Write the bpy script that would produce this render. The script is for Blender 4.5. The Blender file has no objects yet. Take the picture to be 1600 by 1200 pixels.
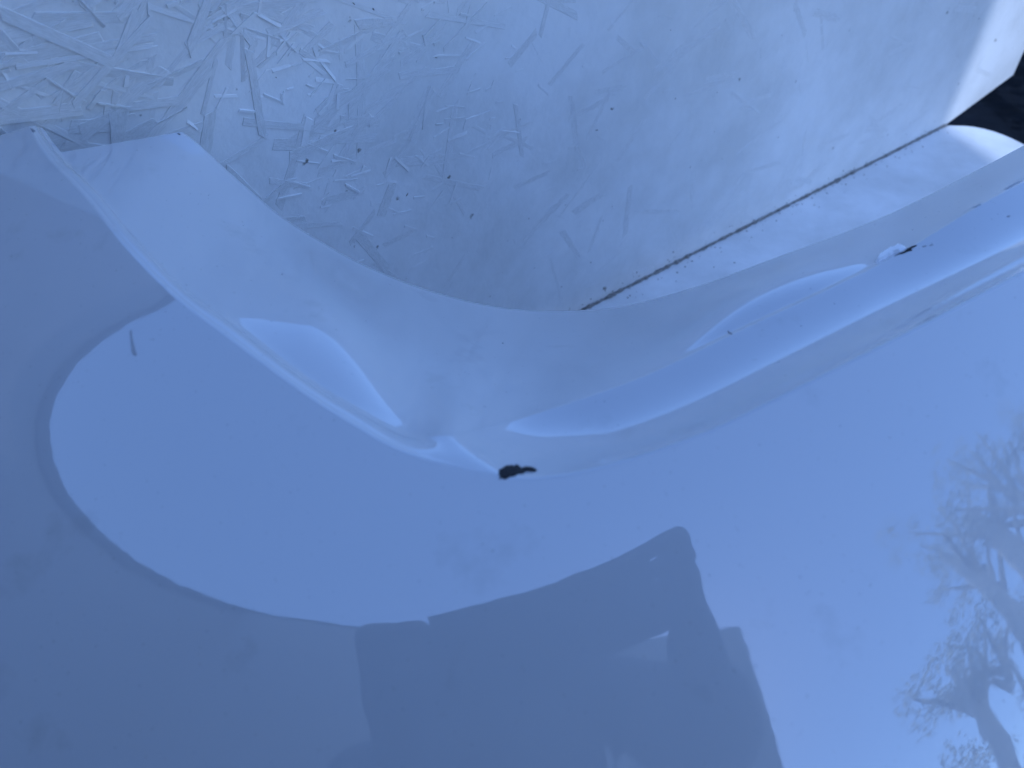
import bpy, bmesh, math, random
import numpy as np
from mathutils import Vector, Matrix
from mathutils.bvhtree import BVHTree

random.seed(7)
rng = np.random.default_rng(7)
scene = bpy.context.scene
col = scene.collection

# ------------------------------------------------------------------ camera
S = 1.1                      # metres per layout unit
CAM_H = 0.40 * S
FPX = 1256.0                 # focal length in photo pixels (1600 wide)
PITCH = math.radians(45)
R_ = np.array([1.0, 0, 0])
U_ = np.array([0, math.sin(PITCH), math.cos(PITCH)])
F_ = np.array([0, math.cos(PITCH), -math.sin(PITCH)])
CAM = np.array([0, 0, CAM_H])

cam_data = bpy.data.cameras.new('camera')
cam = bpy.data.objects.new('camera', cam_data)
col.objects.link(cam)
cam.location = CAM
cam.rotation_euler = (math.radians(90) - PITCH, 0, 0)
cam_data.sensor_width = 36
cam_data.lens = FPX / 1600 * 36
cam_data.clip_start = 0.005
cam_data.clip_end = 500
cam_data.dof.use_dof = True
cam_data.dof.focus_distance = 0.42
cam_data.dof.aperture_fstop = 11.0
scene.camera = cam

# ------------------------------------------------------------------ light
SUN_AZ = 16.0                # degrees to the right of straight behind the camera
SUN_EL = 46.0
sdir = Vector((math.sin(math.radians(SUN_AZ)) * math.cos(math.radians(SUN_EL)),
               -math.cos(math.radians(SUN_AZ)) * math.cos(math.radians(SUN_EL)),
               math.sin(math.radians(SUN_EL))))
world = bpy.data.worlds.new('World')
scene.world = world
world.use_nodes = True
wn = world.node_tree
for n in list(wn.nodes):
    wn.nodes.remove(n)
sky = wn.nodes.new('ShaderNodeTexSky')
sky.sky_type = 'NISHITA'
sky.sun_disc = False
sky.sun_elevation = math.radians(SUN_EL)
sky.sun_rotation = math.atan2(sdir.x, sdir.y)
sky.ozone_density = 2.5
sky.air_density = 1.0
sky.dust_density = 0.1
bg = wn.nodes.new('ShaderNodeBackground')
bg.inputs['Strength'].default_value = 0.15
wo = wn.nodes.new('ShaderNodeOutputWorld')
wn.links.new(sky.outputs[0], bg.inputs['Color'])
wn.links.new(bg.outputs[0], wo.inputs['Surface'])

sun_d = bpy.data.lights.new('sun', 'SUN')
sun_d.energy = 0.9
sun_d.angle = math.radians(0.5)
sun_d.color = (0.84, 0.94, 1.0)
sun = bpy.data.objects.new('sun', sun_d)
sun.rotation_euler = sdir.to_track_quat('Z', 'Y').to_euler()
sun.location = (2, -4, 5)
col.objects.link(sun)

scene.view_settings.view_transform = 'Standard'
scene.view_settings.look = 'None'
scene.view_settings.gamma = 1.0
scene.view_settings.exposure = 1.09
scene.view_settings.use_white_balance = True          # the phone's cool white balance
scene.view_settings.white_balance_temperature = 5500
scene.view_settings.white_balance_tint = 17

# ------------------------------------------------------------------ helpers
def ray(px, py):
    return F_ + R_ * (px - 800) / FPX + U_ * (600 - py) / FPX

def at(px, py, D):
    return CAM + ray(px, py) * (D * S)

def tag(o, label=None, cat=None, group=None, kind=None):
    if label: o['label'] = label
    if cat: o['category'] = cat
    if group: o['group'] = group
    if kind: o['kind'] = kind
    return o

def empty(name, loc=(0, 0, 0)):
    o = bpy.data.objects.new(name, None)
    o.empty_display_size = 0.05
    o.location = loc
    col.objects.link(o)
    return o

def mesh_obj(name, verts, faces, mat, parent=None, smooth=False):
    me = bpy.data.meshes.new(name)
    me.from_pydata([tuple(map(float, v)) for v in verts], [], faces)
    if smooth:
        me.polygons.foreach_set('use_smooth', [True] * len(me.polygons))
    me.materials.append(mat)
    me.update()
    o = bpy.data.objects.new(name, me)
    col.objects.link(o)
    if parent is not None:
        o.parent = parent
        o.matrix_parent_inverse = Matrix.Translation(-parent.location)
    return o

def bm_obj(name, bm, mat, parent=None, smooth=False):
    me = bpy.data.meshes.new(name)
    bm.to_mesh(me)
    bm.free()
    if smooth:
        me.polygons.foreach_set('use_smooth', [True] * len(me.polygons))
    me.materials.append(mat)
    o = bpy.data.objects.new(name, me)
    col.objects.link(o)
    if parent is not None:
        o.parent = parent
        o.matrix_parent_inverse = Matrix.Translation(-parent.location)
    return o

def spline(pts, n):
    """Centripetal-ish Catmull-Rom through pts, n samples evenly by chord length."""
    P = np.asarray(pts, float)
    d = np.r_[0, np.cumsum(np.linalg.norm(np.diff(P[:, :2], axis=0), axis=1))]
    x = np.linspace(0, d[-1], n)
    m = np.zeros_like(P)                       # monotone-ish tangents
    for i in range(len(P)):
        a, b = max(0, i - 1), min(len(P) - 1, i + 1)
        m[i] = (P[b] - P[a]) / (d[b] - d[a])
    k = np.clip(np.searchsorted(d, x, side='right') - 1, 0, len(P) - 2)
    h = (d[k + 1] - d[k])[:, None]
    t = ((x - d[k]) / h[:, 0])[:, None]
    return ((2*t**3 - 3*t**2 + 1) * P[k] + (t**3 - 2*t**2 + t) * h * m[k]
            + (-2*t**3 + 3*t**2) * P[k+1] + (t**3 - t**2) * h * m[k+1])

def nodes_of(mat):
    mat.use_nodes = True
    nt = mat.node_tree
    return nt, nt.nodes['Principled BSDF']

def lk(nt, a, b):
    nt.links.new(a, b)

def plain(name, colr, rough=0.6, metal=0.0, bump=0.0, bscale=40, vary=0.0, spec=0.5):
    m = bpy.data.materials.new(name)
    nt, p = nodes_of(m)
    p.inputs['Base Color'].default_value = (*colr, 1)
    p.inputs['Roughness'].default_value = rough
    p.inputs['Metallic'].default_value = metal
    p.inputs['Specular IOR Level'].default_value = spec
    if bump or vary:
        tc = nt.nodes.new('ShaderNodeTexCoord')
        no = nt.nodes.new('ShaderNodeTexNoise')
        no.inputs['Scale'].default_value = bscale
        no.inputs['Detail'].default_value = 6
        lk(nt, tc.outputs['Object'], no.inputs['Vector'])
        if bump:
            b = nt.nodes.new('ShaderNodeBump')
            b.inputs['Strength'].default_value = bump
            b.inputs['Distance'].default_value = 0.004
            lk(nt, no.outputs['Fac'], b.inputs['Height'])
            lk(nt, b.outputs[0], p.inputs['Normal'])
        if vary:
            r = nt.nodes.new('ShaderNodeValToRGB')
            r.color_ramp.elements[0].color = (*[c * (1 - vary) for c in colr], 1)
            r.color_ramp.elements[1].color = (*[min(1, c * (1 + vary)) for c in colr], 1)
            r.color_ramp.elements[0].position = 0.3
            r.color_ramp.elements[1].position = 0.7
            lk(nt, no.outputs['Fac'], r.inputs['Fac'])
            lk(nt, r.outputs[0], p.inputs['Base Color'])
    return m

# ------------------------------------------------------------------ materials
def paint_material():
    m = bpy.data.materials.new('white_gloss_paint')
    nt, p = nodes_of(m)
    tc = nt.nodes.new('ShaderNodeTexCoord')
    # soft dusty smudges
    n1 = nt.nodes.new('ShaderNodeTexNoise')
    n1.inputs['Scale'].default_value = 26
    n1.inputs['Detail'].default_value = 5
    n1.inputs['Roughness'].default_value = 0.6
    lk(nt, tc.outputs['Object'], n1.inputs['Vector'])
    r1 = nt.nodes.new('ShaderNodeValToRGB')
    r1.color_ramp.elements[0].position = 0.60
    r1.color_ramp.elements[1].position = 0.80
    r1.color_ramp.elements[0].color = (0.58, 0.59, 0.61, 1)
    r1.color_ramp.elements[1].color = (0.45, 0.455, 0.46, 1)
    lk(nt, n1.outputs['Fac'], r1.inputs['Fac'])
    # fine settled dust
    ds = nt.nodes.new('ShaderNodeTexNoise')
    ds.inputs['Scale'].default_value = 620
    ds.inputs['Detail'].default_value = 2
    lk(nt, tc.outputs['Object'], ds.inputs['Vector'])
    dr = nt.nodes.new('ShaderNodeValToRGB')
    dr.color_ramp.elements[0].position = 0.70
    dr.color_ramp.elements[1].position = 0.80
    dr.color_ramp.elements[1].color = (0.5, 0.5, 0.5, 1)
    lk(nt, ds.outputs['Fac'], dr.inputs['Fac'])
    dm = nt.nodes.new('ShaderNodeMix')
    dm.data_type = 'RGBA'
    lk(nt, dr.outputs[0], dm.inputs['Factor'])
    lk(nt, r1.outputs[0], dm.inputs[6])
    dm.inputs[7].default_value = (0.30, 0.29, 0.27, 1)
    lk(nt, dm.outputs[2], p.inputs['Base Color'])
    # wiped and unwiped patches change the gloss a little
    rr = nt.nodes.new('ShaderNodeMapRange')
    rr.inputs['From Min'].default_value = 0.45
    rr.inputs['From Max'].default_value = 0.75
    rr.inputs['To Min'].default_value = 0.008
    rr.inputs['To Max'].default_value = 0.06
    lk(nt, n1.outputs['Fac'], rr.inputs['Value'])
    lk(nt, rr.outputs[0], p.inputs['Coat Roughness'])
    p.inputs['Roughness'].default_value = 0.035
    p.inputs['IOR'].default_value = 1.85
    p.inputs['Coat Weight'].default_value = 1.0
    p.inputs['Coat Roughness'].default_value = 0.012
    p.inputs['Coat IOR'].default_value = 1.75
    # faint orange peel
    n2 = nt.nodes.new('ShaderNodeTexNoise')
    n2.inputs['Scale'].default_value = 170
    n2.inputs['Detail'].default_value = 2
    lk(nt, tc.outputs['Object'], n2.inputs['Vector'])
    b = nt.nodes.new('ShaderNodeBump')
    b.inputs['Strength'].default_value = 0.012
    b.inputs['Distance'].default_value = 0.001
    lk(nt, n2.outputs['Fac'], b.inputs['Height'])
    lk(nt, b.outputs[0], p.inputs['Normal'])
    lk(nt, b.outputs[0], p.inputs['Coat Normal'])
    return m

def board_material(name, dirt=0.25, bump=0.5):
    m = bpy.data.materials.new(name)
    nt, p = nodes_of(m)
    tc = nt.nodes.new('ShaderNodeTexCoord')
    big = nt.nodes.new('ShaderNodeTexNoise')
    big.inputs['Scale'].default_value = 9
    big.inputs['Detail'].default_value = 6
    big.inputs['Roughness'].default_value = 0.65
    lk(nt, tc.outputs['Object'], big.inputs['Vector'])
    r = nt.nodes.new('ShaderNodeValToRGB')
    r.color_ramp.elements[0].position = 0.34
    r.color_ramp.elements[1].position = 0.62
    r.color_ramp.elements[0].color = (0.76 - dirt * 0.55, 0.76 - dirt * 0.55, 0.75 - dirt * 0.57, 1)
    r.color_ramp.elements[1].color = (0.86, 0.86, 0.86, 1)
    lk(nt, big.outputs['Fac'], r.inputs['Fac'])
    # sparse small dirt specks
    sp = nt.nodes.new('ShaderNodeTexNoise')
    sp.inputs['Scale'].default_value = 120
    sp.inputs['Detail'].default_value = 3
    lk(nt, tc.outputs['Object'], sp.inputs['Vector'])
    sr = nt.nodes.new('ShaderNodeValToRGB')
    sr.color_ramp.elements[0].position = 0.72
    sr.color_ramp.elements[1].position = 0.78
    lk(nt, sp.outputs['Fac'], sr.inputs['Fac'])
    mx = nt.nodes.new('ShaderNodeMix')
    mx.data_type = 'RGBA'
    lk(nt, sr.outputs[0], mx.inputs['Factor'])
    lk(nt, r.outputs[0], mx.inputs[6])
    mx.inputs[7].default_value = (0.22, 0.21, 0.19, 1)
    lk(nt, mx.outputs[2], p.inputs['Base Color'])
    p.inputs['Roughness'].default_value = 0.55
    f1 = nt.nodes.new('ShaderNodeTexNoise')
    f1.inputs['Scale'].default_value = 190
    f1.inputs['Detail'].default_value = 4
    lk(nt, tc.outputs['Object'], f1.inputs['Vector'])
    b = nt.nodes.new('ShaderNodeBump')
    b.inputs['Strength'].default_value = bump
    b.inputs['Distance'].default_value = 0.0012
    lk(nt, f1.outputs['Fac'], b.inputs['Height'])
    lk(nt, b.outputs[0], p.inputs['Normal'])
    return m

M_PAINT = paint_material()
M_WALL = board_material('painted_strand_board', 0.10, 0.35)
M_FLOOR = board_material('painted_floor_board', 0.16, 0.25)
M_PLASTIC = plain('dark_raw_plastic', (0.012, 0.013, 0.016), 0.75, bump=0.4, bscale=400)
M_FLAP = plain('torn_white_paint', (0.92, 0.93, 0.94), 0.4)
M_SCUFF = plain('grey_scuff', (0.27, 0.28, 0.31), 0.5)
M_SMUDGE = plain('faint_smudge', (0.44, 0.45, 0.47), 0.5)
M_GRIT_PIT_SHADE = plain('seam_grit_and_pit_shade', (0.27, 0.255, 0.24), 0.95, bump=0.6, bscale=300, vary=0.5)  # seam dirt colour, also used as painted shade in the board pits
M_SOIL = plain('dark_ground', (0.006, 0.009, 0.016), 0.95, bump=0.8, bscale=20, vary=0.3, spec=0.1)
M_LEAF = plain('leaf_green', (0.045, 0.085, 0.025), 0.5, vary=0.3, bscale=3)
M_LEAF2 = plain('pale_leaf', (0.5, 0.5, 0.44), 0.6, vary=0.2, bscale=3)
_nt = M_LEAF2.node_tree
_tr = _nt.nodes.new('ShaderNodeBsdfTranslucent')
_tr.inputs['Color'].default_value = (0.75, 0.75, 0.68, 1)
_mx = _nt.nodes.new('ShaderNodeMixShader')
_mx.inputs[0].default_value = 0.5
_nt.links.new(_nt.nodes['Principled BSDF'].outputs[0], _mx.inputs[1])
_nt.links.new(_tr.outputs[0], _mx.inputs[2])
_nt.links.new(_mx.outputs[0], _nt.nodes['Material Output'].inputs['Surface'])
M_BARK = plain('bark', (0.72, 0.70, 0.67), 0.9, bump=0.8, bscale=12, vary=0.3)
M_SIDING = plain('grey_siding', (0.25, 0.255, 0.27), 0.7, bump=0.2, bscale=5, vary=0.1)
M_ROOF = plain('dark_roofing', (0.06, 0.06, 0.065), 0.9, bump=0.5, bscale=30)
M_CLOTH = plain('dark_jacket', (0.035, 0.04, 0.055), 0.9, bump=0.3, bscale=60)
M_TROUSER = plain('dark_trousers', (0.03, 0.032, 0.04), 0.9)
M_SKIN = plain('skin', (0.16, 0.10, 0.075), 0.55)
M_HAIR = plain('hair', (0.03, 0.022, 0.016), 0.6)
M_PHONE = plain('phone_glass', (0.01, 0.01, 0.012), 0.15)

# ------------------------------------------------------------------ walls and floor
KW = 0.40 / 0.36 * S                          # wall layout scale
WP = np.array([0.054, 0.437, 0.0]) * KW       # a point on the wall foot
WU = np.array([0.798, 0.603, 0.0]); WU /= np.linalg.norm(WU)
WN = np.array([WU[1], -WU[0], 0.0])           # towards the camera

def on_wall(px, py):
    d = ray(px, py)
    t = (WP - CAM) @ WN / (d @ WN)
    return CAM + d * t

def on_floor(px, py, z=0.0):
    d = ray(px, py)
    t = (z - CAM[2]) / d[2]
    return CAM + d * t

def uz(p):
    q = p - WP
    return np.array([q @ WU, p[2]])

def w3(u, z, off=0.0):
    return WP + WU * u + np.array([0, 0, z]) + WN * off

corner = uz(on_floor(1478, 196))[0]
endp = uz(on_wall(1583, 117))
WALL_TOP = 0.36
U0 = uz(on_wall(-30, 300))[0]
wall_root = empty('strand_board_wall', tuple(WP))
tag(wall_root, 'upright white-painted strand board with chip texture behind the panel', 'wall')
outline = [(U0, 0.0), (corner, 0.0), (endp[0], endp[1]), (endp[0], 0.49), (uz(on_wall(700, 0))[0], 0.38), (U0, WALL_TOP)]
vf = [w3(u, z, 0) for u, z in outline] + [w3(u, z, -0.012) for u, z in outline]
n = len(outline)
faces = [tuple(range(n)), tuple(range(2*n - 1, n - 1, -1))]
faces += [(i, n + i, n + (i + 1) % n, (i + 1) % n) for i in range(n)]
mesh_obj('board', vf, faces, M_WALL, wall_root)

# floor sheet: wall foot, the curved end at the right, then out behind the camera
cur = [on_floor(*p)[:2] for p in spline([(1478, 196), (1520, 198), (1560, 208), (1600, 226), (1660, 262), (1760, 330)], 22)]
fo = [tuple((WP + WU * U0)[:2])] + [tuple(c) for c in cur] + [(0.80, 0.2), (0.80, -1.5), (-2.4, -1.5)]
n = len(fo)
vf = [(x, y, 0.0) for x, y in fo] + [(x, y, -0.02) for x, y in fo]
faces = [tuple(range(n - 1, -1, -1)), tuple(range(n, 2*n))]
faces += [((i + 1) % n, n + (i + 1) % n, n + i, i) for i in range(n)]
floor = mesh_obj('floor', vf, faces, M_FLOOR)
tag(floor, 'white-painted floor board meeting the wall at a dirty seam', 'floor', kind='structure')

g = mesh_obj('ground', [(-60, -60, -0.30), (60, -60, -0.30), (60, 60, -0.30), (-60, 60, -0.30)], [(0, 1, 2, 3)], M_SOIL)
tag(g, 'dark ground beyond the end of the boards', 'ground', kind='structure')

# ------------------------------------------------------------------ the moulded panel
P0 = at(850, 1000, 0.20)
N0 = -ray(850, 1000); N0 /= np.linalg.norm(N0)
E1 = R_ - N0 * (R_ @ N0); E1 /= np.linalg.norm(E1)
E2 = np.cross(N0, E1)
Q = 1.6 / S
RA, RB = 1.2 / Q, 0.8 / Q
C0, C1, A0 = -0.25 * Q, -0.5 * Q, 0.08 / Q
K3 = 0.9 * Q * Q

def wfun(a, b):
    ap = np.maximum(a, 0)
    return a*a/(2*RA) + b*b/(2*RB) + a*b*(C0 + C1*np.tanh((a + 0.02)/A0)) + K3*ap**3

def surf(a, b):
    a = np.asarray(a); b = np.asarray(b)
    return P0 + a[..., None]*E1 + b[..., None]*E2 - wfun(a, b)[..., None]*N0

def hit_ab(px, py):
    d = ray(px, py); t = 0.2 * S
    for i in range(80):
        q = CAM + d*t - P0
        a, b = q @ E1, q @ E2
        t += (q @ N0 + wfun(a, b)) / -(d @ N0) * 0.6
    q = CAM + d*t - P0
    return np.array([q @ E1, q @ E2]), t / S

NS = 260
L_px = [(47, 197), (75, 242), (140, 312), (200, 387), (275, 462), (350, 520), (470, 608), (550, 660), (640, 708),
        (770, 742), (840, 748), (950, 728), (1100, 678), (1250, 606), (1400, 530), (1487, 485), (1600, 425), (1720, 362), (1860, 285)]
I_px = [(62, 200), (92, 240), (152, 297), (212, 367), (286, 445), (360, 500), (478, 590), (560, 640), (635, 678),
        (700, 679), (751, 669), (834, 645), (1000, 588), (1150, 517), (1300, 447), (1400, 397), (1540, 314), (1660, 250), (1800, 172)]
F_px = [(268, 198, .315), (281, 207, .315), (310, 226, .318), (352, 264, .322), (395, 301, .326), (440, 338, .33), (500, 376, .336), (570, 414, .342), (660, 450, .348),
        (760, 476, .355), (850, 485, .357), (960, 480, .343), (1080, 450, .319), (1200, 407, .299), (1330, 359, .301), (1435, 313, .313), (1600, 227, .331), (1720, 160, .341), (1860, 80, .352)]

L_ab = []
L_D = []
for p in L_px:
    ab, D = hit_ab(*p); L_ab.append(ab); L_D.append(D)
idx = np.linspace(0, len(L_px) - 1, NS)

def resample(P):
    """Catmull-Rom by index, so that the three curves stay in step."""
    P = np.asarray(P, float)
    k = np.clip(idx.astype(int), 0, len(P) - 2)
    t = (idx - k)[:, None]
    m = np.zeros_like(P)
    m[1:-1] = (P[2:] - P[:-2]) / 2
    m[0] = P[1] - P[0]; m[-1] = P[-1] - P[-2]
    return ((2*t**3 - 3*t**2 + 1)*P[k] + (t**3 - 2*t**2 + t)*m[k] + (-2*t**3 + 3*t**2)*P[k+1] + (t**3 - t**2)*m[k+1])

Lab = resample(L_ab)
I_3 = []
for i, p in enumerate(I_px):
    D = np.interp(i, [0, 7, 9, 11, 18], [0.008, 0.008, 0.012, 0.031, 0.052]) + L_D[i]
    I_3.append(at(p[0], p[1], D))
F_3 = [at(x, y, D) for x, y, D in F_px]
L3 = surf(Lab[:, 0], Lab[:, 1])
I3 = resample(I_3)
F3 = resample(F_3)

# outer skin: from the arch edge out along rays from the arch centre
Cab, _ = hit_ab(780, 60)
Cab[1] = min(Cab[1], 0.5)
out = Lab - Cab
out /= np.linalg.norm(out, axis=1)[:, None]
e0 = hit_ab(-60, 231)[0] - Lab[0]; e0 /= np.linalg.norm(e0)     # cut end of the skin at the upper left
bl = np.clip(1 - idx / 4.0, 0, 1)[:, None] ** 1.5
out = out * (1 - bl) + e0 * bl
out /= np.linalg.norm(out, axis=1)[:, None]
RT = np.r_[0.004 * np.arange(1, 8), 0.03 + 0.33 * np.linspace(0.02, 1, 70) ** 1.25]
# trim each ray where the skin would meet the floor or the wall
rt = np.linspace(0.03, RT[-1], 160)
rmax = np.full(NS, RT[-1])
for j in range(NS):
    p = surf(Lab[j, 0] + out[j, 0]*rt, Lab[j, 1] + out[j, 1]*rt)
    bad = (p[:, 2] < 0.004) | ((p - WP) @ WN < 0.012)
    if bad.any():
        rmax[j] = max(0.045, rt[np.argmax(bad)])
pad = np.pad(rmax, 12, mode='edge')
rmax = np.array([pad[j:j + 25].min() for j in range(NS)])
pad = np.pad(rmax, 12, mode='edge')
rmax = np.array([pad[j:j + 25].mean() for j in range(NS)])
skin_rows = []
for r in RT:
    k = r if r <= 0.03 else 0.03 + (r - 0.03) / (RT[-1] - 0.03) * (rmax - 0.03)
    skin_rows.append(surf(Lab[:, 0] + out[:, 0]*k, Lab[:, 1] + out[:, 1]*k))

def bez(p0, p1, p2, t):
    return (1-t)**2*p0 + 2*t*(1-t)*p1 + t*t*p2

def toward(a, b, dist):
    v = b - a
    l = np.linalg.norm(v, axis=1)[:, None]
    return a + v / l * np.minimum(dist, l * 0.45)

rows = []
# from the far flange edge to the outer skin
# return edge (thickness) behind the flange
back = F3 - (CAM - F3) * 0.0 + np.array([0, 0, -0.0035])
ed = F3 - I3
ed /= np.linalg.norm(ed, axis=1)[:, None]
en = np.cross(np.gradient(F3, axis=0), I3 - F3)
en /= np.linalg.norm(en, axis=1)[:, None]
en *= np.sign(np.sum(en * (CAM - F3), axis=1))[:, None]
rows.append(('flange', F3 + ed * .0004 - en * .0032))          # folded edge of the flange
rows.append(('flange', F3 + ed * .0012 - en * .0018))
rows.append(('flange', F3 + ed * .0011 - en * .0006))
NFL = 44
lx = np.interp(idx, range(len(L_px)), [p[0] for p in I_px])      # where the flange rolls over towards the lip
roll = (np.interp(lx, [290, 460, 620, 900, 1200, 1500], [.0, .18, .08, .04, .06, .02]) + 0.27 * np.exp(-((lx - 500) / 115.0) ** 2) + 0.34 * np.exp(-((lx - 1170) / 125.0) ** 2))[:, None]
fr = 0.0016
ia = toward(I3, F3, fr * 1.2)
for k in range(NFL):
    t = k / (NFL - 1)
    p = F3 * (1 - t) + ia * t
    ln = np.linalg.norm(F3 - ia, axis=1)[:, None]
    sag = ln * roll * t**2 * (1 - t)
    nrm = np.cross(np.gradient(F3, axis=0), ia - F3)
    nrm /= np.linalg.norm(nrm, axis=1)[:, None]
    nrm *= np.sign(np.sum(nrm * (CAM - F3), axis=1))[:, None]
    rows.append(('flange', p + nrm * sag))
ib = toward(I3, L3, fr)
for t in np.linspace(0.2, 1, 5):
    rows.append(('lip', bez(ia, I3, ib, t)))
lr = np.interp(lx, [600, 900], [0.0020, 0.0008])[:, None]
la = toward(L3, I3, lr)
bn = np.cross(np.gradient(L3, axis=0), ib - la)
bn /= np.linalg.norm(bn, axis=1)[:, None]
bn *= np.sign(np.sum(bn * (CAM - L3), axis=1))[:, None]
bw = np.linalg.norm(ib - la, axis=1)[:, None]
bead = np.interp(lx, [560, 660, 760, 900], [0.08, 0.04, -0.05, -0.115])[:, None]
for t in np.linspace(0.06, 0.94, 14):
    rows.append(('lip', ib * (1 - t) + la * t + bn * bw * bead * 4 * t * (1 - t)))
lb = L3 + (skin_rows[0] - L3) * np.interp(lx, [600, 900], [0.3, 0.15])[:, None]
for t in np.linspace(0, 1, 7):
    rows.append(('lip', bez(la, L3, lb, t)))
for r in skin_rows[1:]:
    rows.append(('skin', r))
names = [r[0] for r in rows]
G = np.array([r[1] for r in rows])                  # rows x NS x 3
du = np.gradient(G, axis=1)
dv = np.gradient(G, axis=0)
Nn = np.cross(du, dv)
Nn /= np.linalg.norm(Nn, axis=2)[..., None] + 1e-12
if (Nn[-20, NS//2] @ N0) < 0:
    Nn = -Nn
    FLIP = True
else:
    FLIP = False

panel_root = empty('car_body_panel', tuple(np.round([0.0, 0.25, 0.0], 3)))
tag(panel_root, 'glossy white moulded car panel with a chipped curved wheel arch edge', 'car panel')

def grid_part(name, r0, r1, c0=0):
    H = r1 - r0 + 1
    NS = G.shape[1] - c0
    v = G[r0:r1 + 1, c0:].reshape(-1, 3)
    nn = Nn[r0:r1 + 1, c0:].reshape(-1, 3)
    fs = []
    for i in range(H - 1):
        for j in range(NS - 1):
            a = i*NS + j
            q = (a, a + 1, a + NS + 1, a + NS)
            fs.append(q if not FLIP else q[::-1])
    o = mesh_obj(name, v, fs, M_PAINT, panel_root, True)
    o.data.normals_split_custom_set_from_vertices([tuple(map(float, x)) for x in nn])
    return o

i_lip = names.index('lip'); i_skin = names.index('skin')
o_fl = grid_part('arch_flange', 0, i_lip, int(np.argmin(np.abs(idx - 1.0))))
o_lip = grid_part('arch_lip', i_lip, i_skin)
o_sk = grid_part('outer_skin', i_skin, len(names) - 1)

# ------------------------------------------------------------------ damage and marks on the panel
bvh_v = G.reshape(-1, 3)
bvh_f = [(i*NS + j, i*NS + j + 1, (i+1)*NS + j + 1, (i+1)*NS + j) for i in range(len(names) - 1) for j in range(NS - 1)]
PBVH = BVHTree.FromPolygons([Vector(v) for v in bvh_v], bvh_f)

def cast(px, py):
    d = Vector(ray(px, py)).normalized()
    loc, nrm, _, _ = PBVH.ray_cast(Vector(CAM), d)
    if loc is None:
        return None, None
    if nrm.dot(d) > 0:
        nrm = -nrm
    return loc, nrm

def patch(name, poly, mat, parent, lift=0.0004, rings=4, jitter=0.0, rnd=random, bulge=0.0):
    """A thin flake of material that follows the moulding under a closed outline."""
    P = []
    m = len(poly)
    for i in range(m):                                   # denser outline
        a, b = poly[i], poly[(i + 1) % m]
        k = max(1, int(math.hypot(b[0]-a[0], b[1]-a[1]) / 5))
        for j in range(k):
            t = j / k
            P.append((a[0] + (b[0]-a[0])*t + rnd.uniform(-jitter, jitter), a[1] + (b[1]-a[1])*t + rnd.uniform(-jitter, jitter)))
    cx = sum(p[0] for p in P) / len(P); cy = sum(p[1] for p in P) / len(P)
    vs, fs = [], []
    for r in range(rings + 1):
        s = 1 - r / rings
        if r == rings:
            pts = [(cx, cy)]
        else:
            pts = [(cx + (x - cx)*s, cy + (y - cy)*s) for x, y in P]
        for x, y in pts:
            l, nn = cast(x, y)
            if l is None:
                return None
            off = -0.0002 if r == 0 else lift + bulge * (1 - s*s)
            vs.append(l + nn * off)
    N = len(P)
    for r in range(rings - 1):
        for i in range(N):
            fs.append((r*N + i, r*N + (i+1) % N, (r+1)*N + (i+1) % N, (r+1)*N + i))
    c = rings * N
    for i in range(N):
        fs.append(((rings-1)*N + i, (rings-1)*N + (i+1) % N, c))
    return mesh_obj(name, vs, fs, mat, parent, False)

chip = patch('paint_chip', [(777, 735), (784, 731), (789, 727), (793, 731), (797, 726), (802, 729), (806, 724), (812, 727), (817, 731), (827, 730), (838, 731), (843, 734), (838, 738),
             (827, 736), (818, 741), (810, 741), (804, 746), (795, 746), (788, 751), (781, 748), (776, 751), (774, 743)], M_PLASTIC, o_lip, 0.0005, jitter=1.3)
chip['label'] = 'black chip where the paint is gone at the bottom of the arch edge'
patch('torn_paint_flap', [(1366, 411), (1371, 402), (1380, 396), (1392, 389), (1402, 386), (1408, 382), (1414, 383), (1416, 388), (1408, 393), (1398, 397), (1388, 402), (1378, 407), (1371, 411)], M_FLAP, o_lip, 0.0014, jitter=0.8)
patch('paint_chip', [(1394, 402), (1404, 398), (1411, 394), (1420, 388), (1434, 381), (1435, 382), (1424, 389), (1427, 391), (1422, 392), (1410, 397)], M_PLASTIC, o_lip, 0.0004, rings=3, jitter=0.4)
patch('scratch', [(1440, 385), (1448, 383), (1449, 384.5), (1441, 387)], M_SMUDGE, o_lip, 0.0003, rings=2)
patch('scratch', [(1452, 383), (1458, 381), (1459, 382.5), (1453, 385)], M_SMUDGE, o_lip, 0.0003, rings=2)
patch('scratch', [(1566, 297), (1580, 289), (1599, 279), (1599, 282), (1582, 292), (1568, 299)], M_SMUDGE, o_lip, 0.0003, rings=2, jitter=0.5)
patch('scratch', [(1516, 326), (1526, 321), (1535, 317), (1536, 319), (1526, 324)], M_SMUDGE, o_lip, 0.0003, rings=2)
patch('scratch', [(1572, 338), (1576, 336), (1580, 336), (1578, 339), (1574, 340)], M_SMUDGE, o_lip, 0.0003, rings=2)
patch('scratch', [(1135, 516), (1138, 518), (1146, 522), (1145, 524), (1139, 521)], M_SCUFF, o_lip, 0.0003, rings=2)
patch('scratch', [(201, 510), (206, 509), (209, 528), (213, 545), (217, 560), (211, 563), (206, 558), (204, 535)], M_SMUDGE, o_sk, 0.00025, rings=2, jitter=0.4)
patch('scuff_mark', [(18, 205), (24, 202), (32, 202), (30, 206), (20, 209)], M_SCUFF, o_sk, 0.0003, rings=2)
patch('scuff_mark', [(46, 199), (52, 200), (56, 205), (53, 209), (48, 205)], M_SCUFF, o_lip, 0.0003, rings=2)
patch('scuff_mark', [(275, 208), (280, 208), (284, 211), (280, 211)], M_PLASTIC, o_fl, 0.0003, rings=2)
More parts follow.
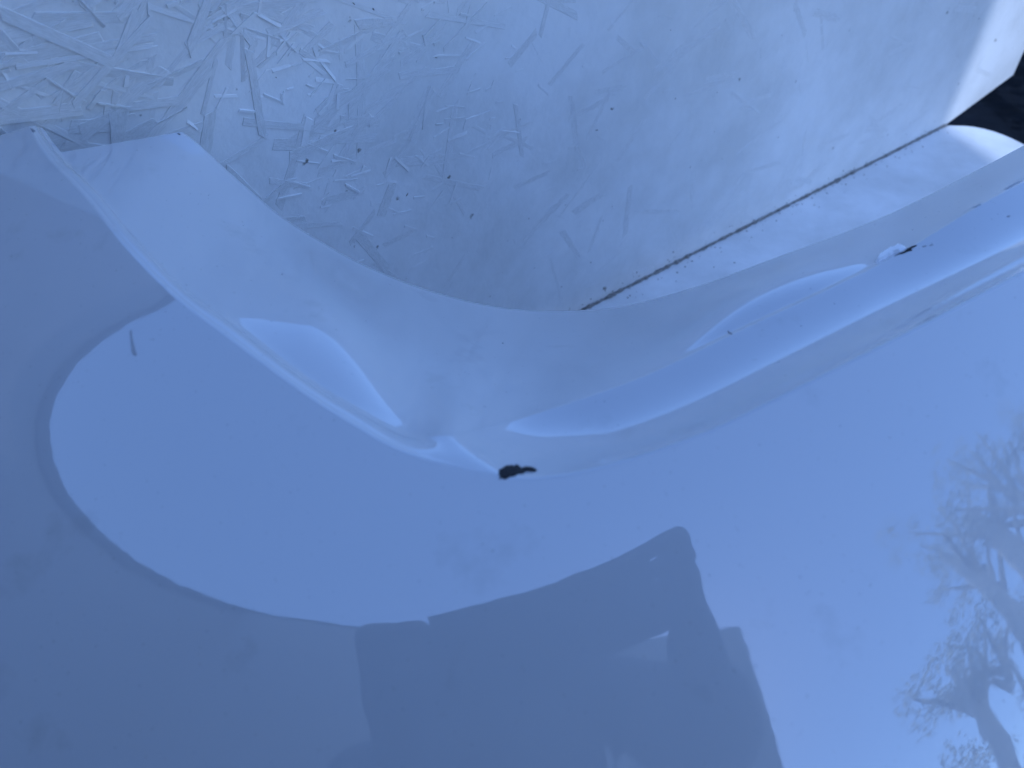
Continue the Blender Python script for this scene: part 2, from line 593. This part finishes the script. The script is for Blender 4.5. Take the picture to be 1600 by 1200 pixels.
for x, y in [(441, 428), (786, 536), (306, 612), (1390, 684), (165, 984), (150, 1010), (180, 1168)]:
    for o in (o_sk,):
        r = random.uniform(1.2, 2.2)
        patch('dirt_speck', [(x + r*math.cos(a)*random.uniform(.7, 1.3), y + r*math.sin(a)*random.uniform(.7, 1.3)) for a in [k*math.tau/7 for k in range(7)]], M_SCUFF, o, 0.0002, rings=2)

# settled grit on the outer skin
vs, fs = [], []
for k in range(260):
    x, y = random.uniform(0, 1600), random.uniform(300, 1200)
    l, nn = cast(x, y)
    if l is None:
        continue
    r = random.uniform(.00010, .00030)
    a = nn.orthogonal().normalized(); b = nn.cross(a)
    q = len(vs)
    vs += [l + a*r, l + b*r*random.uniform(.5, 1.2), l - a*r, l - b*r, l + nn*r*.7]
    fs += [(q, q+1, q+4), (q+1, q+2, q+4), (q+2, q+3, q+4), (q+3, q, q+4)]
dust = mesh_obj('dust_specks', vs, fs, M_SCUFF, o_sk)
dust['kind'] = 'stuff'

# ------------------------------------------------------------------ strands of the board
def strand_mesh(i):
    r = random.Random(100 + i)
    n = 4
    xs = [-0.5, -0.2, 0.2, 0.5]
    sk = r.uniform(-.05, .05)
    top, bot = [], []
    for k, x in enumerate(xs):
        top.append((x + sk + (r.uniform(-.04, .04) if k in (0, 3) else 0), 0.5 * r.uniform(.8, 1.05)))
        bot.append((x - sk + (r.uniform(-.04, .04) if k in (0, 3) else 0), -0.5 * r.uniform(.8, 1.05)))
    ring = top + bot[::-1]
    tilt = r.choice((0.15, 0.5, 1.0))
    vs = [(x * 1.02, y * 1.15, -0.5) for x, y in ring] + [(x, y, 1.0 if y > 0 else tilt) for x, y in ring]
    m = len(ring)
    fs = [(k, (k+1) % m, m + (k+1) % m, m + k) for k in range(m)]
    fs = [f[::-1] for f in fs]
    # top as quads
    for k in range(n - 1):
        fs.append((m + k, m + m - 1 - k, m + m - 2 - k, m + k + 1)[::1])
    me = bpy.data.meshes.new('strand')
    me.from_pydata(vs, [], fs)
    bm = bmesh.new(); bm.from_mesh(me)
    bmesh.ops.recalc_face_normals(bm, faces=bm.faces)
    bm.to_mesh(me); bm.free()
    me.materials.append(M_WALL)
    return me, vs, fs

STR = [strand_mesh(i) for i in range(14)]
WROT = Matrix(((WU[0], 0, WN[0]), (WU[1], 0, WN[1]), (0, 1, 0)))     # local x along wall, y up, z out
cands = []
ua = uz(on_wall(-60, 600))[0]; ub = corner
for k in range(18000):
    u = random.uniform(ua - 0.05, endp[0] - 0.01)
    z = random.uniform(-0.0, 0.62)
    p = w3(u, z)
    q = p - CAM
    dep = q @ F_
    px, py = 800 + q @ R_ / dep * FPX, 600 - q @ U_ / dep * FPX
    if not (-60 < px < 1620 and -60 < py < 560):
        continue
    fade = min(1.0, max(0.0, (px - 350) / 550) + max(0.0, (py - 200) / 500))            # thicker paint further right
    if random.random() < 0.88 * fade:
        continue
    big = random.random() < .26
    if big:
        L = random.uniform(.014, .058); W = random.uniform(.0018, .0065)
        ang = random.gauss(0.1, 0.55) if random.random() < .7 else random.uniform(0, math.pi)
        H = random.uniform(.00028, .00090) * (1 - 0.85 * fade)
    else:
        cl = math.sin(u * 31 + 4 * math.sin(z * 23)) * math.sin(z * 37 + 3 * math.sin(u * 17))     # slivers come in patches
        if cl < random.uniform(-.5, .35):
            continue
        L = random.uniform(.003, .016); W = random.uniform(.0007, .0022)
        ang = random.gauss(0.1, 0.8)
        H = random.uniform(.00035, .00120) * (1 - 0.8 * fade)
    if u - L * .55 < U0 or u + L * .55 > endp[0]:
        continue
    if z < 0.5 * L * abs(math.sin(ang)) + 0.004:
        continue
    # the strand must stay on the board at its cut lower right corner
    if u > corner - 0.02 and z < (u - corner + .04) * endp[1] / (endp[0] - corner) + L * .6:
        continue
    cands.append((L * FPX / dep, u, z, L, W, H, ang, random.randrange(14), 1 if random.random() < .5 else -1))
cands.sort(reverse=True)
vs, fs = [], []
for k, (_, u, z, L, W, H, ang, mi, fl) in enumerate(cands):
    M = Matrix.Translation(Vector(w3(u, z))) @ WROT.to_4x4() @ Matrix.Rotation(ang, 4, 'Z') @ Matrix.Diagonal((L, W * fl, H, 1))
    if k < 300:
        o = bpy.data.objects.new('strand', STR[mi][0])
        col.objects.link(o)
        o.parent = wall_root
        o.matrix_parent_inverse = Matrix.Translation(-wall_root.location)
        o.matrix_basis = M
    else:
        b = len(vs)
        vs += [M @ Vector(v) for v in STR[mi][1]]
        fs += [tuple(b + i for i in f) for f in STR[mi][2]]
sr = mesh_obj('strand_relief', vs, fs, M_WALL, wall_root)
bm = bmesh.new(); bm.from_mesh(sr.data); bmesh.ops.recalc_face_normals(bm, faces=bm.faces); bm.to_mesh(sr.data); bm.free()
sr['kind'] = 'stuff'
# dark specks painted in for the shade of small voids between strands
bm = bmesh.new()
for k in range(22):
    u = random.uniform(ua, ua + .55) if k < 14 else random.uniform(ua, corner)
    z = random.uniform(0.16, 0.32) if k < 14 else random.uniform(0.02, 0.3)
    s = random.uniform(.0003, .0006)
    M = Matrix.Translation(Vector(w3(u, z, -0.0001))) @ WROT.to_4x4() @ Matrix.Rotation(random.uniform(0, 3), 4, 'Z') @ Matrix.Diagonal((s * random.uniform(1, 4), s, 0.0004, 1))
    bmesh.ops.create_icosphere(bm, subdivisions=1, radius=1, matrix=M)
pv = bm_obj('pit_shade_specks', bm, M_GRIT_PIT_SHADE, wall_root)
pv['kind'] = 'stuff'

# ------------------------------------------------------------------ dirty seam where wall and floor meet
bm = bmesh.new()
uS = uz(on_floor(880, 500))[0]
n = 240
rings = []
for i in range(n):
    u = uS + (corner - uS) * i / (n - 1)
    rr = 0.0008 + 0.0004 * math.sin(i * .9) * math.sin(i * .37) + random.uniform(0, .0007)
    if random.random() < .05:
        rr += 0.0010
    c = w3(u, 0.0008, 0.001 + random.uniform(-.0004, .0004))
    rg = []
    for k in range(6):
        a = k * math.tau / 6
        rg.append(bm.verts.new(Vector(c + WN * (rr * 1.3 * math.cos(a)) + np.array([0, 0, rr * math.sin(a)]))))
    rings.append(rg)
for i in range(n - 1):
    for k in range(6):
        bm.faces.new((rings[i][k], rings[i][(k+1) % 6], rings[i+1][(k+1) % 6], rings[i+1][k]))
for k in range(160):
    u = random.uniform(uS, corner)
    near = abs(random.gauss(0, .010))
    s = random.uniform(.0003, .0008)
    c = w3(u, 0.0002, near) if random.random() < .6 else w3(u, abs(random.gauss(0, .006)), 0.0002)
    bmesh.ops.create_icosphere(bm, subdivisions=1, radius=s, matrix=Matrix.Translation(Vector(c)))
sd = bm_obj('seam_dirt', bm, M_GRIT_PIT_SHADE, floor)
sd['kind'] = 'stuff'

# ------------------------------------------------------------------ what the gloss reflects: house, tree, photographer
def box(bm, x0, x1, y0, y1, z0, z1):
    v = [bm.verts.new(p) for p in ((x0,y0,z0),(x1,y0,z0),(x1,y1,z0),(x0,y1,z0),(x0,y0,z1),(x1,y0,z1),(x1,y1,z1),(x0,y1,z1))]
    for f in ((3,2,1,0),(4,5,6,7),(0,1,5,4),(1,2,6,5),(2,3,7,6),(3,0,4,7)):
        bm.faces.new([v[i] for i in f])

cw = w3(corner, 0)
HY = -1.55
XC = cw[0] + (cw[1] - HY) * math.tan(math.radians(SUN_AZ))
house = empty('house', (-3, -3, -0.3))
tag(house, 'dark grey house seen only as the dark shape mirrored at the left of the panel', 'house')
bm = bmesh.new()
v = [bm.verts.new((x, y, z)) for y in (-5.5, HY) for x, z in ((-7.0, -.3), (XC, -.3), (XC, 2.9), (-1.0, 3.62), (-7.0, 3.62))]
bm.faces.new(v[:5]); bm.faces.new(v[5:][::-1])
for k in range(5):
    bm.faces.new((v[k], v[5 + k], v[5 + (k+1) % 5], v[(k+1) % 5]))
# left wing: two gables that meet in a valley
prof = [(HY + .001, 3.62), (-1.3, 3.22), (-1.05, 2.86), (-.75, 2.51), (-.46, 2.27), (-.2, 2.12), (.05, 2.06), (.25, 2.08), (.45, 2.18), (.65, 2.35), (.845, 2.60), (1.05, 2.93), (1.25, 3.3), (1.6, 3.8), (2.0, 4.1), (3.2, 3.1)]
def prism_x(bm, prof, x0, x1, zb):
    pts = [(prof[0][0], zb)] + prof + [(prof[-1][0], zb)] if zb is not None else prof
    a = [bm.verts.new((x0, y, z)) for y, z in pts]
    b = [bm.verts.new((x1, y, z)) for y, z in pts]
    bm.faces.new(a); bm.faces.new(b[::-1])
    for k in range(len(pts)):
        bm.faces.new((a[k], b[k], b[(k+1) % len(pts)], a[(k+1) % len(pts)]))
prism_x(bm, prof, -6.5, -2.6, -0.3)
bmesh.ops.recalc_face_normals(bm, faces=bm.faces)
bm_obj('wall', bm, M_SIDING, house)
bm = bmesh.new()
box(bm, -7.1, -1.25, -5.6, HY + .004, 3.621, 3.66)
up = [(y, z + .002) for y, z in prof]
prism_x(bm, up + [(y, z + .08) for y, z in prof[::-1]], -6.6, -2.56, None)
bmesh.ops.recalc_face_normals(bm, faces=bm.faces)
bm_obj('roof', bm, M_ROOF, house)

# tree mirrored at the lower right of the panel
def tube(bm, pts, rads, k=8):
    rg = []
    pts = [Vector(p) for p in pts]
    for i, p in enumerate(pts):
        d = (pts[min(i + 1, len(pts) - 1)] - pts[max(i - 1, 0)]).normalized()
        x = d.cross(Vector((0.3, 0.9, 0.2))).normalized()
        y = d.cross(x)
        rg.append([bm.verts.new(p + (x * math.cos(a) + y * math.sin(a)) * rads[i]) for a in [j * math.tau / k for j in range(k)]])
    for i in range(len(rg) - 1):
        for j in range(k):
            bm.faces.new((rg[i][j], rg[i][(j+1) % k], rg[i+1][(j+1) % k], rg[i+1][j]))

def leaf_cloud(clumps, n, size, rnd):
    vs, fs = [], []
    for c, r in clumps:
        for k in range(int(n * r * r)):
            d = Vector((rnd.gauss(0, 1), rnd.gauss(0, 1), rnd.gauss(0, 1))).normalized()
            p = Vector(c) + d * r * (rnd.random() ** 0.45) * 1.0
            a = Vector((rnd.gauss(0, 1), rnd.gauss(0, 1), rnd.gauss(0, .5))).normalized()
            b = a.cross(Vector((rnd.gauss(0, 1), rnd.gauss(0, 1), rnd.gauss(0, 1)))).normalized()
            s = size * rnd.uniform(.6, 1.3)
            q = len(vs)
            vs += [p - a*s, p + b*s*.45 + a*s*.1, p + a*s, p - b*s*.45 + a*s*.1]
            fs.append((q, q+1, q+2, q+3))
    return vs, fs

def make_tree(TX, TY, h, stems, label, seed, leaf=.055, dens=620, low=0):
    t = empty('tree', (TX, TY, -0.3))
    tag(t, label, 'tree')
    rnd = random.Random(seed)
    bm = bmesh.new()
    clumps = []
    k = h / 9.0
    for dx, dy, r, zt in stems:
        bx, by = TX + dx, TY + dy
        zt = zt * k
        tube(bm, [(TX + dx * .45, TY + dy * .45, -.3), (bx, by, zt * .32), (bx + .1 * dx, by + .1, zt * .62), (bx + .3 * dx, by + .3 * dy, zt)], [r * 1.25, r, r * .8, r * .4], 10)
        for q in range(5):
            a = rnd.uniform(0, math.tau); z0 = rnd.uniform(4.6, 6.2) * k; L = rnd.uniform(.5, 1.7) * k
            e = Vector((bx + math.cos(a) * L, by + math.sin(a) * L, z0 + rnd.uniform(.9, 2.4) * k))
            mid = Vector((bx + math.cos(a) * L * .4, by + math.sin(a) * L * .4, z0 + .8 * k))
            tube(bm, [(bx, by, z0), mid, e], [.10, .06, .02], 6)
            for c in range(4):
                clumps.append((mid.lerp(e, rnd.uniform(.5, 1.1)) + Vector((rnd.gauss(0, .35), rnd.gauss(0, .35), rnd.gauss(0, .3))) * k, rnd.uniform(.12, .38)))
    for q in range(low):
        clumps.append((Vector((TX + rnd.gauss(0, .7), TY + rnd.gauss(0, .7), rnd.uniform(.5, 5.5) * k)), rnd.uniform(.15, .4)))
    for q in range(9):
        clumps.append((Vector((TX + rnd.uniform(-1, 1), TY + rnd.uniform(-1, 1), rnd.uniform(7.6, 9.0) * k)), rnd.uniform(.15, .38)))
    bm_obj('trunk', bm, M_BARK, t, True)
    vs, fs = leaf_cloud(clumps, dens, leaf, rnd)
    mesh_obj('crown', vs, fs, M_LEAF2, t)

rnd = random.Random(3)
make_tree(8.6, -3.2, 9.0, ((0, 0, .34, 7.2), (.75, .5, .20, 6.4), (-.6, -.5, .22, 6.9), (-.1, .9, .16, 6.0), (.4, -.8, .16, 6.2)),
          'tall pale leafy tree mirrored at the right edge of the glossy panel', 3)
make_tree(7.2, -4.6, 5.2, ((0, 0, .13, 7.0), (.5, .4, .09, 6.2), (-.5, .2, .10, 6.5)),
          'shorter pale tree mirrored below the tall one at the right edge', 8, low=46)

# shrub just beyond the end of the boards
sc = at(1700, -25, 1.22)
shrub = empty('shrub', (sc[0], sc[1], -0.3))
tag(shrub, 'dark green leafy shrub just past the right end of the board', 'shrub')
bm = bmesh.new()
cl = []
for k in range(7):
    e = Vector(sc) + Vector((rnd.uniform(-.02, .14), rnd.uniform(-.08, .16), rnd.uniform(-.16, .12)))
    bm = bmesh.new()
    tube(bm, [(sc[0] + .04, sc[1] + .03, -.3), (sc[0] + .04 + rnd.uniform(-.03, .03), sc[1], sc[2] - .12), e], [.008, .006, .003], 5)
    bm_obj('stem', bm, M_BARK, shrub)
    cl.append((e, .085))
vs, fs = leaf_cloud(cl, 9000, .022, rnd)
mesh_obj('foliage', vs, fs, M_LEAF, shrub)
shade_hedge = empty('shade_hedge', (1.6, 0.9, -0.3))  # added leafy mass out of view, cuts sky light on the wall's right part
tag(shade_hedge, 'dark leafy screen added out of view to block sky light from the right', 'shade_hedge')
bm = bmesh.new()
cl = []
for k in range(26):
    x, y = rnd.uniform(1.30, 2.1), rnd.uniform(-.1, 2.2)
    z = rnd.uniform(.0, .5)
    bm = bmesh.new()
    tube(bm, [(x + .1, y, -.3), (x, y, z)], [.015, .006], 5)
    bm_obj('stem', bm, M_BARK, shade_hedge)
    cl.append((Vector((x, y, z)), rnd.uniform(.2, .3)))
vs, fs = leaf_cloud(cl, 9000, .03, rnd)
mesh_obj('foliage', vs, fs, M_LEAF, shade_hedge)

# phone, just behind the lens
HR = math.radians(16)
def cp(x, y, zf):
    x, y = x*math.cos(HR) - y*math.sin(HR), x*math.sin(HR) + y*math.cos(HR)
    return Vector(CAM + R_ * x + U_ * y + F_ * zf)

PH_T = HR
bm = bmesh.new()
bmesh.ops.create_cube(bm, size=1)
bmesh.ops.scale(bm, vec=(.172, .077, .008), verts=bm.verts)
bmesh.ops.bevel(bm, geom=[e for e in bm.edges if abs((e.verts[0].co - e.verts[1].co).z) > .004], offset=.011, segments=5, affect='EDGES')
CM = Matrix(((R_[0], U_[0], -F_[0]), (R_[1], U_[1], -F_[1]), (R_[2], U_[2], -F_[2]))).to_4x4()
bmesh.ops.transform(bm, matrix=Matrix.Translation(cp(-.002, .010, -.012)) @ CM @ Matrix.Rotation(PH_T, 4, 'Z'), verts=bm.verts)
ph = empty('phone', tuple(cp(-.002, .010, -.012)))
tag(ph, 'dark phone whose mirrored outline shows at the bottom of the panel', 'phone')
bm_obj('case', bm, M_PHONE, ph)
bm = bmesh.new()
for x, y in ((0.032, .030), (0.012, .012)):
    bmesh.ops.create_cone(bm, cap_ends=True, segments=20, radius1=.007, radius2=.0065, depth=.0015,
                          matrix=Matrix.Translation(cp(x, y, -.0072)) @ CM)
bm_obj('lens', bm, M_PHONE, ph)

# photographer, kneeling behind the phone
V, Ed, Rad = [], [], []
def jv(p, r):
    V.append(tuple(p)); Rad.append(r); return len(V) - 1
def chain(start, pts):
    last = start
    for p, r in pts:
        i = jv(p, r)
        if last is not None:
            Ed.append((last, i))
        last = i
    return last
pel = jv((0, -.60, .44), .15)
chest = chain(pel, [((0, -.58, .56), .145), ((0, -.54, .70), .165), ((0, -.49, .82), .165)])
neck = chain(chest, [((0, -.45, .91), .15), ((0, -.43, .975), .135)])
head = chain(neck, [((0, -.41, 1.035), .10), ((0, -.385, 1.08), .095), ((0, -.395, 1.13), .075)])
hand_roots = {}
for sgn in (-1, 1):
    hip = chain(pel, [((.11*sgn, -.56, .40), .10)])
    knee = chain(hip, [((.17*sgn, -.46, .24), .085), ((.20*sgn, -.38, .075), .065)])
    foot = chain(knee, [((.20*sgn, -.55, .065), .055), ((.19*sgn, -.75, .05), .042), ((.19*sgn, -.84, .045), .036), ((.19*sgn, -.90, .03), .026)])
    sh = chain(chest, [((.12*sgn, -.44, .95), .125), ((.20*sgn, -.41, .88), .09)])
    wr = cp(.112*sgn + (.0 if sgn > 0 else -.01), -.085, -.05)
    elb = Vector((.235*sgn, -.25, .54))
    e1 = chain(sh, [((.225*sgn, -.35, .69), .060), (tuple(elb), .050), (tuple(elb.lerp(wr, .5)), .046), (tuple(elb.lerp(wr, .86)), .042)])
    ox = .078 if sgn > 0 else -.098                    # hand at each end of the phone
    w = chain(e1, [(tuple(wr), .027)])
    palm = chain(w, [(tuple(cp((ox + .030*sgn), -.028, -.030)), .024), (tuple(cp(ox + .024*sgn, .004, -.026)), .022)])
    chain(palm, [(tuple(cp(ox + .020*sgn, .026, -.018)), .021), (tuple(cp(ox + .012*sgn, .036, -.012)), .016)])
    for k, (y0, ln) in enumerate(((.042, .9), (.0225, 1.0), (.003, .95), (-.016, .8))):
        y0 -= .003 if sgn < 0 else 0
        chain(palm, [(tuple(cp(ox + .034*sgn, y0*.95, -.018)), .0098), (tuple(cp(ox + (.030, .034, .033, .027)[k]*sgn, y0*1.06, -.001)), .0098),
                     (tuple(cp(ox + (.008 - .006*ln)*sgn, y0*.9, .0045)), .0085), (tuple(cp(ox - .026*ln*sgn, y0*.85, .0035)), .0075)])
    chain(palm, [(tuple(cp(ox + .010*sgn, -.020, -.030)), .011), (tuple(cp(ox - .014*sgn, -.010, -.028)), .0095), (tuple(cp(ox - .032*sgn, .004, -.027)), .008)])
me = bpy.data.meshes.new('person_body')
me.from_pydata(V, Ed, [])
tmp = bpy.data.objects.new('person_body', me)
col.objects.link(tmp)
sk = tmp.modifiers.new('skin', 'SKIN')
sk.branch_smoothing = 0.6
sk.use_smooth_shade = True
for i, v in enumerate(me.skin_vertices[0].data):
    v.radius = (Rad[i], Rad[i])
    v.use_root = (i == 0)
ss = tmp.modifiers.new('sub', 'SUBSURF'); ss.levels = 2; ss.render_levels = 2
dg = bpy.context.evaluated_depsgraph_get()
bm_me = bpy.data.meshes.new_from_object(tmp.evaluated_get(dg))
bpy.data.objects.remove(tmp)
person = empty('person', (0, -.6, 0))
tag(person, 'kneeling person in dark clothes and gloves holding the phone, mirrored in the panel', 'person')
bm_me.materials.clear()
for m_ in (M_CLOTH, M_TROUSER, M_SKIN):
    bm_me.materials.append(m_)
for p in bm_me.polygons:
    c = p.center
    p.use_smooth = True
    if c.z > 1.01 and abs(c.x) < .12 and c.y > -.40:
        p.material_index = 2
    elif c.z < .47 and c.y < -.25:
        p.material_index = 1
body = bpy.data.objects.new('body', bm_me)
col.objects.link(body)
body.parent = person
body.matrix_parent_inverse = Matrix.Translation(-person.location)
bm = bmesh.new()
bmesh.ops.create_uvsphere(bm, u_segments=24, v_segments=16, radius=1, matrix=Matrix.Translation((0, -.415, 1.105)) @ Matrix.Diagonal((.098, .105, .105, 1)))
bmesh.ops.delete(bm, geom=[v for v in bm.verts if v.co.z < 1.06 and v.co.y > -.43 or v.co.y > -.345 and v.co.z < 1.145], context='VERTS')
bm_obj('hair', bm, M_HAIR, person, True)
bm = bmesh.new()
tube(bm, [(0, -.305, 1.09), (0, -.285, 1.055), (0, -.30, 1.045)], [.009, .016, .010], 8)
bm_obj('nose', bm, M_SKIN, person, True)
for sgn in (-1, 1):
    bm = bmesh.new()
    bmesh.ops.create_uvsphere(bm, u_segments=12, v_segments=8, radius=1, matrix=Matrix.Translation((.096*sgn, -.40, 1.07)) @ Matrix.Diagonal((.012, .020, .032, 1)))
    bm_obj('ear', bm, M_SKIN, person, True)
    bm = bmesh.new()
    bmesh.ops.create_uvsphere(bm, u_segments=12, v_segments=8, radius=.012, matrix=Matrix.Translation((.034*sgn, -.305, 1.09)))
    bm_obj('eye', bm, M_HAIR, person, True)
bm = bmesh.new()
bmesh.ops.create_uvsphere(bm, u_segments=12, v_segments=8, radius=1, matrix=Matrix.Translation((0, -.312, 1.022)) @ Matrix.Diagonal((.026, .010, .007, 1)))
bm_obj('mouth', bm, M_SKIN, person, True)
